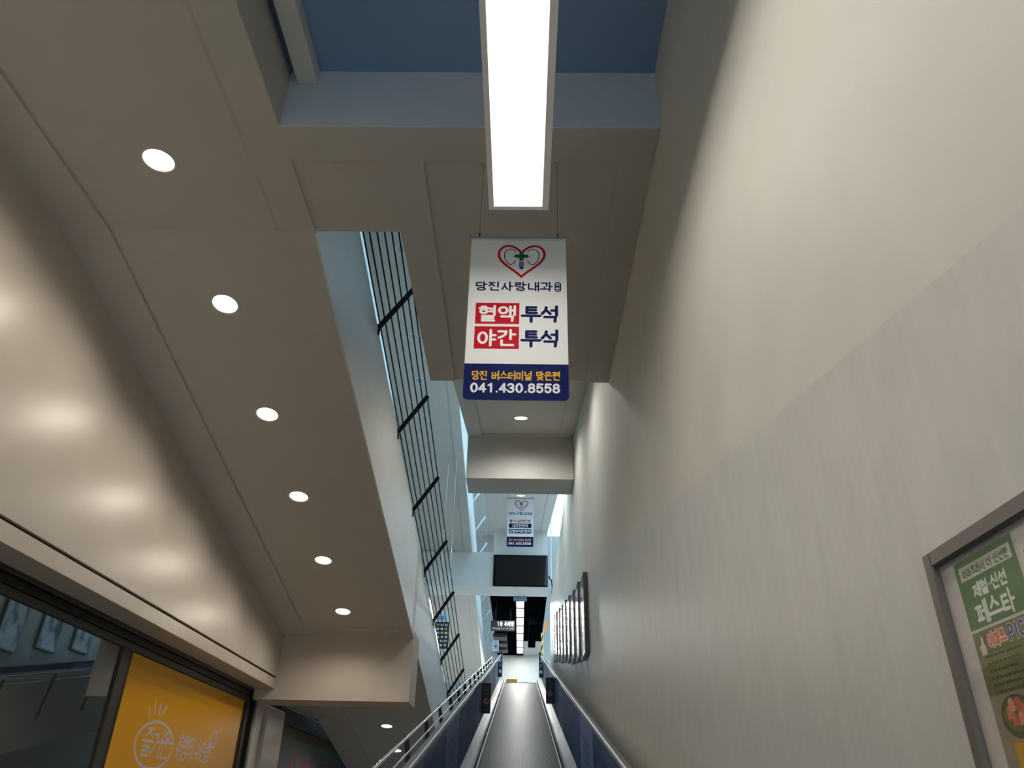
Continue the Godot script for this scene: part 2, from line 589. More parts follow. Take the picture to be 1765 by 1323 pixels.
# ---------------------------------------------------------------- scene
func _ready() -> void:
	rng.seed = 11
	set_view()
	make_materials()
	build_shell()
	build_flight_left()
	build_flight_upper()
	build_shop()
	build_overhead()
	build_top_hall()
	build_walkway()
	build_lamps()
	build_banners()
	build_television()
	build_pictures()
	build_poster()

func set_view() -> void:
	var cam := Camera3D.new()
	cam.name = "camera"
	var pitch := deg_to_rad(29.937)
	var yaw := deg_to_rad(-1.062)
	var roll := deg_to_rad(1.212)
	# rows of the fitted rotation: right, up and forward in (x, h, f)
	var cy := cos(yaw)
	var sy := sin(yaw)
	var cp := cos(pitch)
	var sp := sin(pitch)
	var cr := cos(roll)
	var sr := sin(roll)
	var y0 := Vector3(cy, 0, -sy)
	var y1 := Vector3(0, 1, 0)
	var y2 := Vector3(sy, 0, cy)
	var p1 := y1 * cp - y2 * sp
	var p2 := y1 * sp + y2 * cp
	var right := y0 * cr + p1 * sr
	var up := y0 * -sr + p1 * cr
	var g := func(v: Vector3) -> Vector3: return Vector3(v.x, v.y, -v.z)
	cam.transform = Transform3D(Basis(g.call(right), g.call(up), -g.call(p2)), Vector3(0, EYE, 0))
	cam.fov = rad_to_deg(2.0 * atan(661.5 / 1303.85))
	cam.near = 0.05
	cam.far = 200.0
	add_child(cam)
	cam.current = true
	var env := Environment.new()
	var sky := Sky.new()
	var ps := ProceduralSkyMaterial.new()
	ps.sky_top_color = Color(0.65, 0.81, 0.91)
	ps.sky_horizon_color = Color(0.66, 0.82, 0.92)
	ps.ground_horizon_color = Color(0.58, 0.66, 0.72)
	ps.ground_bottom_color = Color(0.50, 0.55, 0.58)
	ps.sun_angle_max = 1.0
	sky.sky_material = ps
	env.background_mode = Environment.BG_SKY
	env.sky = sky
	env.background_energy_multiplier = 2.3
	env.ambient_light_source = Environment.AMBIENT_SOURCE_SKY
	env.tonemap_mode = Environment.TONE_MAPPER_LINEAR
	env.tonemap_exposure = 1.26
	env.sdfgi_enabled = true
	env.ssao_enabled = true
	env.ssil_enabled = true
	var we := WorldEnvironment.new()
	we.name = "world_environment"
	we.environment = env
	add_child(we)

func build_shell() -> void:
	# floor before the walkway and the pit slab under it
	var s := Shape.new()
	s.box(P(-8.0, -1.9, 40.0), P(1.4, -1.6, -8.0))
	struct("floor", s, M.floor)
	struct("wall_back", slab(-8.0, 1.4, 2.2, 5.0, -5.3, -5.0), M.wall_upper, "unseen back wall behind the viewer, left open below to let in added daylight")  # opening below it is added, so daylight from behind lifts the ceilings
	# right wall: two coats of paint meet along a line parallel to the walkway
	var line := func(f: float) -> float: return 0.745 + SL * f
	s = Shape.new()
	along_x(s, PackedVector2Array([Vector2(-8, line.call(-8)), Vector2(23.6, line.call(23.6)), Vector2(23.6, 5.8), Vector2(12.75, 5.83), Vector2(12.75, 13.0), Vector2(-8, 13.0)]), WR + 0.003, WR + 0.25)
	struct("wall_right", s, M.wall_upper, "upper cream coat of the tall right wall")
	s = Shape.new()
	along_x(s, PackedVector2Array([Vector2(-8, -1.6), Vector2(23.6, -1.6), Vector2(23.6, line.call(23.6)), Vector2(-8, line.call(-8))]), WR, WR + 0.25)
	struct("wall_right", s, M.wall_lower, "lower satin grey coat of the tall right wall")
	# blue coffer over the foot of the walkway and the flat soffit round it
	struct("ceiling", slab(XE - 0.3, WR + 0.2, 4.53, 4.75, -8.0, 3.75), M.blue, "recessed blue ceiling over the foot of the walkway")
	struct("wall_front", slab(XE, WR + 0.2, HS + 0.002, 4.6, 3.5, 3.51), M.pale_blue, "upright grey face that closes the blue ceiling recess")
	s = Shape.new()
	s.box(P(XE - 0.02, HS + 0.001, -8.0), P(XE - 0.2, 4.6, 3.6))
	struct("wall_left", s, M.white, "side face of the blue ceiling recess")
	struct("trim_1", slab(XE + 0.06, XE + 0.2, 4.40, 4.53, -8.0, 3.5, 0.006), M.white, "square white rail along the edge of the blue ceiling")
	# slab bridging the walkway: flat rims and panels set 2 cm deeper
	var rim := Shape.new()
	rim.box(P(XE, HS, 3.51), P(WR, HS + 0.55, 3.81))
	rim.box(P(-0.985, HS, 3.81), P(-0.725, HS + 0.55, 6.87))
	rim.box(P(0.64, HS, 3.81), P(WR + 0.05, HS + 0.55, 6.87))
	rim.box(P(XE - 0.01, HS + 0.018, 3.81), P(-0.985, HS + 0.55, FB))
	rim.box(P(-0.725, HS + 0.018, 3.81), P(0.64, HS + 0.55, 6.87))
	struct("ceiling", rim, M.soffit, "slab with shallow panels bridging the walkway above the first banner")
	# left bay, flat part of its soffit
	struct("ceiling", slab(XL - 0.3, XL + 0.38, HS, HS + 0.5, -8.0, FB), M.soffit, "flat soffit rim beside the left wall")
	struct("ceiling", slab(-1.93, XE, HS, HS + 0.5, -8.0, FB), M.soffit, "flat soffit rim beside the blue ceiling recess")
	struct("ceiling", slab(XL + 0.38, -1.93, HS + 0.025, HS + 0.5, -8.0, FB), M.soffit, "flat recessed soffit panel with the nearest downlight")
	# enclosure of the upper hall: left wall, unseen roof with a gap placed to shape the daylight
	struct("wall_left", slab(XL - 0.3, XL, 4.4, 13.0, FB, 40.0), M.white, "tall upper left wall of the hall")
	struct("ceiling", slab(XL - 0.3, 1.2, 13.0, 13.3, 3.0, 12.0), M.white, "near roof slab high over the hall")
	struct("ceiling", slab(XL - 0.3, 1.2, 13.0, 13.3, 24.0, 40.0), M.white, "far roof slab beyond the gap left open to let in daylight")
	struct("wall_front", slab(XL - 0.3, WR + 0.2, 4.76, 13.0, 3.45, 3.75), M.white, "wall over the slab")

# a soffit that descends away from the camera: rims, recessed panel, deep side face
func descending(f0: float, f1: float, hfun: Callable, xe: float, xl: float, deep: float, named: String) -> void:
	var body := func(x0: float, x1: float, up: float) -> Shape:
		var s := Shape.new()
		along_x(s, PackedVector2Array([Vector2(f0, hfun.call(f0) + up), Vector2(f1, hfun.call(f1) + up), Vector2(f1, hfun.call(f1) + deep), Vector2(f0, hfun.call(f0) + deep)]), x0, x1)
		return s
	struct("ceiling", body.call(xl - 0.2, xl + 0.38, 0.0), M.soffit, "sloping rim by the wall under the " + named)
	struct("ceiling", body.call(xe - 0.27, xe - 0.02, 0.0), M.soffit, "sloping outer rim under the " + named)
	struct("ceiling", body.call(xl + 0.38, xe - 0.27, 0.025), M.soffit, "sloping recessed panel under the " + named)
	struct("fascia", body.call(xe - 0.02, xe, 0.0), M.white, "white side face of the " + named)

func build_flight_left() -> void:
	descending(FB, 11.75, soffit_h, XE, XL, 1.33, "left walkway, near part")
	var s := Shape.new()
	along_x(s, PackedVector2Array([Vector2(11.75, soffit_h(11.75)), Vector2(12.06, soffit_h(12.06)), Vector2(12.06, soffit_h(12.06) + 1.33), Vector2(11.75, soffit_h(11.75) + 1.33)]), XL - 0.2, XE)
	struct("ceiling", s, M.soffit, "end rim of the left soffit before the cross beam")
	descending(12.06, 22.5, soffit_h, XE, XL, 1.33, "left walkway, behind the cross beam")
	s = Shape.new()
	s.box(P(XL - 0.3, 1.485, 12.05), P(XE + 0.004, 2.5, 12.75))
	struct("beam", s, M.beam_paint, "deep cross beam under the left walkway")
	build_guard("guard_rail", 5.235, 20.2, 1.8655, soffit_h, 1.33, XE, "leaning guard of dark bars on the nearer white side face at left", M.dark_metal)

# guard of seven bars on leaning flat posts, and a glass pane behind it
func build_guard(called: String, f0: float, f1: float, step: float, hfun: Callable, deep: float, xe: float, label: String, metal: Material) -> void:
	var g := thing(called, label, "guard rail", P(xe, hfun.call(f0) + deep, f0), "leaning bar guards")
	var lean := Vector3(0.353, 0.575, 0)
	var f := f0
	while f < f1:
		var s := Shape.new()
		var b := P(xe - 0.03, hfun.call(f) + deep - 0.02, f)
		var t := b + lean + Vector3(0.03, 0.02, 0)
		var up := (t - b).normalized()
		s.obox((b + t) / 2.0, Vector3(0.028, (t - b).length() / 2.0, 0.016), Basis(Vector3(up.y, -up.x, 0), up, Vector3(0, 0, 1)), 0.004)
		var post := obj("post", s, metal, g)
		s = Shape.new()
		s.box(b + Vector3(0.0, -0.045, -0.025), b + Vector3(0.05, 0.03, 0.025), 0.006)
		obj("bracket", s, metal, post)
		f += step
	var fa := f0 - 0.5
	for k in 7:
		var t: float = [0.06, 0.19, 0.35, 0.51, 0.67, 0.83, 0.98][k]
		var s := Shape.new()
		s.tube(PackedVector3Array([P(xe, hfun.call(fa) + deep, fa) + lean * t, P(xe, hfun.call(f1) + deep, f1) + lean * t]), 0.009, 8)
		obj("bar", s, metal, g)
	var gl := Shape.new()
	along_x(gl, PackedVector2Array([Vector2(fa, hfun.call(fa) + deep), Vector2(f1, hfun.call(f1) + deep), Vector2(f1, hfun.call(f1) + deep + 0.35), Vector2(fa, hfun.call(fa) + deep + 0.35)]), xe - 0.075, xe - 0.063)
	obj("glass_panel", gl, M.glass, g)
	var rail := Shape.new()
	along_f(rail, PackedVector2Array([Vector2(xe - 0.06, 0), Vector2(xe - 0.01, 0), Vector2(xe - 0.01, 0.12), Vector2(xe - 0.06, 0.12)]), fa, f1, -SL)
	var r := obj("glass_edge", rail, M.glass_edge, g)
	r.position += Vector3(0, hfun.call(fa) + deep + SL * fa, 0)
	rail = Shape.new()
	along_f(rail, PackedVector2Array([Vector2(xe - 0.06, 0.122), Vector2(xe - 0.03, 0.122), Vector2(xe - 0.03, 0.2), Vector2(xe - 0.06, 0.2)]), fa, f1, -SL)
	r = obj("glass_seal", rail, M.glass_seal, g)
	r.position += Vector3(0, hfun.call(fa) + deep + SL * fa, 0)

func build_flight_upper() -> void:
	descending(11.0, 25.42, soffit_up_h, -1.72, XL, 1.45, "upper walkway")
	descending(25.43, 38.55, soffit_up_h, -1.72, XL, 1.45, "upper walkway, beyond the television beam")
	build_guard("guard_rail", 17.27, 37.5, 1.88, soffit_up_h, 1.45, -1.72, "leaning guard of pale steel bars high up left of the second banner", M.steel)

func build_shop() -> void:
	# bulkhead above the shopfront with its shadow groove
	var s := Shape.new()
	along_x(s, PackedVector2Array([Vector2(-8, 1.805), Vector2(12.05, 1.805), Vector2(12.05, 2.6), Vector2(FB, 4.2), Vector2(-8, 4.2)]), XL - 0.3, XL)
	struct("wall_left", s, M.wall_left, "cream wall over the shopfront on the left")
	struct("trim_2", slab(XL - 0.3, XL - 0.03, 1.77, 1.81, -8.0, 12.05), M.groove, "dark shadow groove in the left wall")
	struct("trim_3", slab(XL - 0.3, XL, 1.635, 1.775, -8.0, 12.05, 0.004), M.wall_left, "cream band under the groove in the left wall")
	s = Shape.new()
	s.box(P(XL - 0.9, 1.66, -8.0), P(XL - 0.3, 2.2, 12.05))
	struct("trim_4", s, M.bronze, "dark soffit over the shopfront glass")
	struct("trim_5", slab(XL - 0.36, XL - 0.03, 1.64, 1.66, -8.0, 12.05), M.bronze, "brown underside of the shopfront header")
	# column and return between the two shopfronts
	s = Shape.new()
	s.box(P(-4.35, -1.6, 12.32), P(-3.98, 1.66, 12.75), 0.01)
	s.box(P(-4.2, -1.6, 12.75), P(-3.93, 1.49, 13.7), 0.01)
	struct("wall_left", s, M.wall_left, "narrow cream pier between the two shopfronts")
	# dark shop room behind the glass
	s = Shape.new()
	s.box(P(-7.6, -1.6, -8.0), P(-7.4, 2.2, 24.0))
	s.box(P(-7.4, 1.68, -8.0), P(-4.3, 2.2, 24.0))
	struct("wall_left", s, M.shop_dark, "dark room behind the shopfront glass")
	# first shopfront
	var g := -4.08
	var t := thing("shopfront", "dark framed shopfront glass on the left with the yellow board behind it", "window", P(g, -1.6, 6.0))
	var fr := Shape.new()
	fr.box(P(g - 0.06, 1.60, -6.0), P(g + 0.10, 1.66, 12.3), 0.004)
	obj("head_rail", fr, M.bronze, t)
	fr = Shape.new()
	fr.box(P(g - 0.05, 1.53, -6.0), P(g + 0.06, 1.598, 12.2), 0.004)
	obj("frame", fr, M.frame_dark, t)
	fr = Shape.new()
	fr.box(P(g - 0.04, 1.46, -6.0), P(g + 0.035, 1.528, 12.15), 0.004)
	obj("frame", fr, M.bronze, t)
	fr = Shape.new()
	fr.box(P(g - 0.06, -1.6, 12.2), P(g + 0.10, 1.60, 12.3), 0.004)
	obj("jamb", fr, M.frame_dark, t)
	fr = Shape.new()
	fr.box(P(g - 0.05, -1.6, 12.02), P(g + 0.05, 1.53, 12.16), 0.004)
	obj("jamb", fr, M.bronze, t)
	fr = Shape.new()
	fr.box(P(g + 0.004, -1.6, 8.0), P(g + 0.03, 1.46, 8.16), 0.004)
	obj("mullion", fr, M.bronze, t)
	fr = Shape.new()
	fr.box(P(g + 0.004, -1.6, 8.165), P(g + 0.02, 1.46, 8.245), 0.003)
	obj("mullion", fr, M.frame_dark, t)
	for f in [2.6, -3.0]:
		fr = Shape.new()
		fr.box(P(g - 0.06, -1.6, f), P(g - 0.006, 1.47, f + 0.16), 0.004)
		obj("mullion", fr, M.frame_dark, t)
	fr = Shape.new()
	fr.box(P(g - 0.005, -1.55, -6.0), P(g + 0.005, 1.47, 12.05))
	obj("glass_pane", fr, M.shop_glass, t)
	# yellow board behind the glass
	var im := sheet(1000, 800, Color(0.88, 0.63, 0.0))
	var ink := Color(0.80, 0.74, 0.80)
	var pt := func(u: float, v: float) -> Vector2: return Vector2(u * 1000.0, v * 800.0)
	stroke(im, fit([ring(.5, .5, .5, .5, -30, 322)], 142, 154, 408, 282)[0], 9, ink)
	for e in [[.183, .158, .197, .188], [.212, .132, .227, .168], [.255, .13, .255, .168], [.296, .134, .277, .167]]:
		stroke(im, pl([e[0] * 1000, e[1] * 800, e[2] * 1000, e[3] * 800]), 8, ink)
	write(im, "즐거운,", 180, 172, 405, 250, 8, ink, -.08, .2)
	write(im, "취향의", 432, 172, 575, 246, 7, ink, -.12, .25)
	write(im, "수만큼", 590, 176, 735, 240, 7, ink, -.12, .25)
	stroke(im, fit([ring(.5, .5, .5, .5)], 722, 136, 782, 188)[0], 6, ink)
	stroke(im, fit([ring(.5, .5, .3, .3, 20, 160)], 722, 136, 782, 188)[0], 4, ink)
	stroke(im, pl([742, 150, 742, 158]), 5, ink)
	stroke(im, pl([764, 150, 764, 158]), 5, ink)
	stroke(im, pl([742, 188, 732, 204, 726, 198]), 5, ink)
	var b := thing("notice_board", "yellow board with white brush lettering on the shopfront glass", "board", P(g + 0.01, -1.5, 10.0))
	obj("panel", slab(g + 0.007, g + 0.016, -1.5, 1.45, 8.25, 11.95, 0.003), M.yellow_board, b)
	var q := Shape.new()
	q.quad(P(g + 0.017, 1.45, 8.25), P(g + 0.017, 1.45, 11.95), P(g + 0.017, -1.5, 11.95), P(g + 0.017, -1.5, 8.25), Vector3.RIGHT)
	var pm := printed(im, 0.3)
	pm.metallic_specular = 0.3
	obj("print", q, pm, b)
	# second shopfront behind the beam
	var g2 := -4.07
	t = thing("shopfront", "second shopfront glass behind the cross beam with large faded red letters", "window", P(g2, -1.6, 16.0))
	fr = Shape.new()
	fr.box(P(g2 - 0.05, 1.36, 13.7), P(g2 + 0.05, 1.62, 20.0), 0.004)
	obj("head_rail", fr, M.frame_dark, t)
	fr = Shape.new()
	fr.box(P(g2 - 0.005, -1.55, 13.7), P(g2 + 0.005, 1.37, 20.0))
	obj("glass_pane", fr, M.shop_glass, t)
	im = sheet(1024, 512, Color(0.36, 0.39, 0.39))
	rect(im, 0, 0, 1024, 30, Color(0.36, 0.28, 0.13))
	write(im, "내과의원", 66, 82, 960, 225, 26, Color(0.50, 0.22, 0.28), .2)
	q = Shape.new()
	q.quad(P(g2 + 0.007, 1.36, 13.7), P(g2 + 0.007, 1.36, 20.0), P(g2 + 0.007, -1.55, 20.0), P(g2 + 0.007, -1.55, 13.7), Vector3.RIGHT)
	obj("window_film", q, printed(im, 0.6), t)
	s = Shape.new()
	along_x(s, PackedVector2Array([Vector2(12.75, 1.62), Vector2(15.9, 1.62), Vector2(12.75, 2.3)]), XL - 0.3, XL - 0.02)
	struct("wall_left", s, M.wall_left, "cream wall over the second shopfront")

func build_overhead() -> void:
	# underside of the walkway above, rising away: rims and panel
	var seg := func(x0: float, x1: float, up: float, f0: float, f1: float) -> Shape:
		var s := Shape.new()
		along_x(s, PackedVector2Array([Vector2(f0, rise_h(f0) + up), Vector2(f1, rise_h(f1) + up), Vector2(f1, rise_h(f1) + 0.6), Vector2(f0, rise_h(f0) + 0.6)]), x0, x1)
		return s
	var n := 0
	for r in [[6.87, 12.1], [12.8, 25.42]]:
		var where: String = ["between slab and beam", "beyond the beam, over the second banner"][n]
		struct("ceiling", seg.call(-0.985, -0.74, 0.0, r[0], r[1]), M.soffit if n == 0 else M.white, "left rim of the rising soffit " + where)
		struct("ceiling", seg.call(0.64, WR, 0.0, r[0], r[1]), M.soffit if n == 0 else M.white, "right rim of the rising soffit " + where)
		struct("ceiling", seg.call(-0.74, 0.64, 0.02, r[0], r[1] - 0.15), M.soffit if n == 0 else M.white, "recessed panel of the rising soffit " + where)
		struct("ceiling", seg.call(-0.74, 0.64, 0.0, r[1] - 0.15, r[1]), M.soffit if n == 0 else M.white, "end rim of the rising soffit " + where)
		n += 1
	struct("beam", slab(-0.985, WR - 0.005, 5.09, 6.5, 12.1, 12.8, 0.004), M.soffit, "cross beam under the rising soffit with the single downlight")
	# beam that carries the television
	var s := Shape.new()
	s.box(P(XL - 0.2, 6.77, 25.416), P(-0.985, 7.96, 26.6))
	s.box(P(-0.985, 6.77, 25.416), P(WR, 8.75, 26.6))
	struct("beam", s, M.white, "far cross beam that carries the television")
	# window wall over the low far part of the right wall
	var t := thing("window_wall", "tall bright window over the far end of the right wall", "window", P(WR + 0.1, 5.8, 12.8))
	for f in [12.86, 25.9, 36.0]:
		obj("mullion", slab(WR + 0.11, WR + 0.15, 5.83 if f < 23.5 else 3.55, 13.0, f - 0.03, f + 0.03, 0.005), M.white, t)
	obj("sill", slab(WR + 0.0, WR + 0.25, 5.8, 5.832, 12.8, 23.6, 0.004), M.white, t)
	# directory sign seen through the bars
	var im := sheet(128, 384, Color(0.10, 0.12, 0.17))
	rect(im, 0, 0, 128, 120, Color(0.75, 0.84, 0.88))
	rect(im, 14, 60, 80, 100, Color(0.45, 0.6, 0.72))
	for r in 6:
		for c in 3:
			var col := Color(0.78, 0.68, 0.25) if (r + c) % 3 == 0 and r < 3 else Color(0.80, 0.82, 0.84)
			rect(im, 12 + c * 38, 140 + r * 40, 38 + c * 38, 160 + r * 40, col)
	var d := thing("directory_sign", "tall dark hanging sign with pale top and rows of small cells, seen through the bars", "sign", P(-2.05, 3.74, 20.0))
	obj("board", slab(-2.21, -1.86, 3.74, 4.70, 20.0, 20.04, 0.004), M.charcoal, d)
	var q := Shape.new()
	q.quad(P(-2.21, 4.70, 19.998), P(-1.86, 4.70, 19.998), P(-1.86, 3.74, 19.998), P(-2.21, 3.74, 19.998), Vector3(0, 0, 1))
	obj("print", q, printed(im), d)
	for x in [-2.15, -1.92]:
		var w := Shape.new()
		w.tube(PackedVector3Array([P(x, 4.69, 20.02), P(x, soffit_up_h(20.02), 20.02)]), 0.006, 6)
		obj("hanger", w, M.steel, d)

func build_top_hall() -> void:
	struct("wall_end", slab(-8.0, 1.1, -1.6, 3.25, 24.9, 25.2), M.grey_wall, "wall under the upper landing")
	struct("floor", slab(-5.5, 3.0, 3.25, 3.56, 24.35, 40.0), M.floor, "floor of the upper landing")
	struct("wall_front", slab(-5.5, 3.0, 3.5, 13.0, 38.6, 38.9), M.grey_wall, "pale wall at the end of the upper landing")
	struct("ceiling", slab(-1.14, 0.12, 6.96, 7.3, 26.6, 38.6), M.black, "black ceiling over the upper landing")
	struct("ceiling", slab(0.12, 0.90, 6.90, 7.3, 26.6, 34.9, 0.01), M.black, "lower black ceiling panel right of the light strip")
	struct("ceiling", slab(0.12, 0.90, 6.97, 7.3, 34.9, 38.6), M.grey_wall, "grey ceiling behind the black panel")
	for k in 7:
		var f := 27.55 + k * 1.5
		var t := thing("ceiling_light", "", "light", P(-0.05, 6.94, f + 0.63))
		tag(t, ["first and nearest bright rectangular panel of the light strip over the upper landing", "second bright panel of the light strip counted from the television", "third bright panel of the light strip counted from the television", "middle bright panel of the seven in the light strip", "third bright panel from the far end of the light strip", "second bright panel from the far end of the light strip", "farthest bright panel of the light strip over the upper landing"][k], "light", "panels of the light strip")
		obj("frame", slab(-0.20, 0.10, 6.925, 6.96, f, f + 1.27, 0.004), M.lamp_white, t)
		obj("diffuser", slab(-0.185, 0.085, 6.915, 6.93, f + 0.02, f + 1.25), M.led, t)
		area(t, P(-0.05, 6.91, f + 0.63), Vector2(0.27, 1.23), 4.5, Color(1, 1, 0.98))
	# hanging sign of the car park
	var im := sheet(512, 192, Color(0.13, 0.14, 0.16))
	write(im, "1층 주차장", 130, 22, 490, 104, 13, Color(0.92, 0.93, 0.95))
	write(im, "Parking", 40, 128, 190, 168, 6, Color(0.75, 0.77, 0.8), .2)
	for x in [210, 260, 330, 400, 450]:
		rect(im, x, 142, x + 36, 160, Color(0.5, 0.52, 0.55))
	var s := thing("parking_sign", "dark hanging sign with white lettering left of the light strip", "sign", P(-0.73, 6.40, 29.0))
	obj("board", slab(-1.14, -0.24, 6.10, 6.47, 29.0, 29.06, 0.004), M.charcoal, s)
	var q := Shape.new()
	q.quad(P(-1.14, 6.47, 28.998), P(-0.24, 6.47, 28.998), P(-0.24, 6.10, 28.998), P(-1.14, 6.10, 28.998), Vector3(0, 0, 1))
	obj("print", q, printed(im), s)
	for x in [-1.0, -0.4]:
		var w := Shape.new()
		w.tube(PackedVector3Array([P(x, 6.46, 29.03), P(x, 6.97, 29.03)]), 0.008, 6)
		obj("hanger", w, M.dark_metal, s)
	# small white paper notice
	im = sheet(96, 160, Color(0.82, 0.88, 0.92))
	for r in 5:
		rect(im, 16, 18 + r * 26, 80, 28 + r * 26, Color(0.45, 0.55, 0.65))
	rect(im, 30, 70, 66, 108, Color(0.25, 0.35, 0.5))
	var nt := thing("paper_notice", "small white paper notice hanging below the dark car park sign", "notice", P(-0.88, 5.08, 27.5))
	obj("sheet", slab(-0.99, -0.78, 5.09, 5.45, 27.5, 27.51), M.lamp_white, nt)
	q = Shape.new()
	q.quad(P(-0.99, 5.45, 27.498), P(-0.78, 5.45, 27.498), P(-0.78, 5.09, 27.498), P(-0.99, 5.09, 27.498), Vector3(0, 0, 1))
	obj("print", q, printed(im), nt)
	var cord := Shape.new()
	cord.tube(PackedVector3Array([P(-0.885, 5.44, 27.505), P(-0.885, 6.97, 27.505)]), 0.003, 6)
	obj("cord", cord, M.cable, nt)
	# small blue sign under the far beam
	im = sheet(192, 64, Color(0.72, 0.80, 0.90))
	rect(im, 0, 0, 192, 12, Color(0.12, 0.22, 0.55))
	rect(im, 0, 52, 192, 64, Color(0.12, 0.22, 0.55))
	for c in 6:
		rect(im, 18 + c * 27, 22, 38 + c * 27, 42, Color(0.25, 0.35, 0.6))
	var bs := thing("hanging_sign", "small blue and white hanging sign right under the far beam", "sign", P(-0.05, 6.64, 26.7))
	obj("board", slab(-0.28, 0.18, 6.62, 6.79, 26.7, 26.73, 0.003), M.charcoal, bs)
	q = Shape.new()
	q.quad(P(-0.28, 6.79, 26.698), P(0.18, 6.79, 26.698), P(0.18, 6.62, 26.698), P(-0.28, 6.62, 26.698), Vector3(0, 0, 1))
	obj("print", q, printed(im), bs)
	for x in [-0.2, 0.1]:
		var w := Shape.new()
		w.tube(PackedVector3Array([P(x, 6.785, 26.715), P(x, 6.97, 26.715)]), 0.006, 6)
		obj("hanger", w, M.steel, bs)
	# black duct and slim post under the ceiling
	var du := obj("air_duct", slab(0.30, 0.62, 6.55, 6.899, 30.0, 34.5, 0.02), M.black, null, P(0.46, 6.55, 32.0))
	tag(du, "black air duct under the dark ceiling right of the light strip", "duct")
	for k in 3:
		var bx := obj("ceiling_unit", slab(-1.2, -0.62, 6.78, 6.96, 33.5 + k * 1.4, 34.3 + k * 1.4, 0.01), M.charcoal, null, P(-0.9, 6.78, 33.9 + k * 1.4))
		tag(bx, ["grey box on the black ceiling nearest the car park sign", "middle grey box on the black ceiling behind the car park sign", "farthest grey box on the black ceiling near the end wall"][k], "ceiling unit", "grey boxes on the black ceiling")
	# hazard-striped post and orange sign by the far window
	im = sheet(64, 256, Color(0.86, 0.68, 0.18))
	for k in 9:
		fill_poly(im, pl([0, k * 58 - 20, 64, k * 58 - 52, 64, k * 58 - 24, 0, k * 58 + 8]), Color(0.05, 0.05, 0.05))
	var hz := thing("hazard_post", "slim post with black and yellow stripes at the far end of the right wall", "post", P(0.77, 3.56, 29.0))
	obj("post", slab(0.735, 0.805, 3.56, 6.05, 29.0, 29.07, 0.006), M.sign_yellow, hz)
	q = Shape.new()
	q.quad(P(0.735, 6.05, 28.998), P(0.805, 6.05, 28.998), P(0.805, 4.6, 28.998), P(0.735, 4.6, 28.998), Vector3(0, 0, 1))
	obj("stripes", q, printed(im), hz)
	var og := obj("orange_sign", slab(0.86, 0.95, 6.03, 6.40, 28.72, 28.75, 0.004), mat(Color(0.85, 0.52, 0.15), 0.5), null, P(0.9, 6.03, 28.73))
	tag(og, "small upright orange sign on the bright far window", "sign")

func area(parent: Node3D, at: Vector3, size: Vector2, energy: float, color: Color) -> void:
	var l := AreaLight3D.new()
	l.name = "glow"
	l.area_size = size
	l.light_energy = energy
	l.light_color = color
	l.shadow_enabled = true
	l.area_range = 40.0
	l.rotation_degrees = Vector3(-90, 0, 0)
	l.position = at - absolute(parent)
	parent.add_child(l, true)

func ramp(sh: Shape, prof: PackedVector2Array, f0: float, f1: float) -> void:
	sh.prism(prof, P(0, belt_h(f0), f0), Vector3.RIGHT, Vector3.UP, Vector3(0, SL * (f1 - f0), -(f1 - f0)))

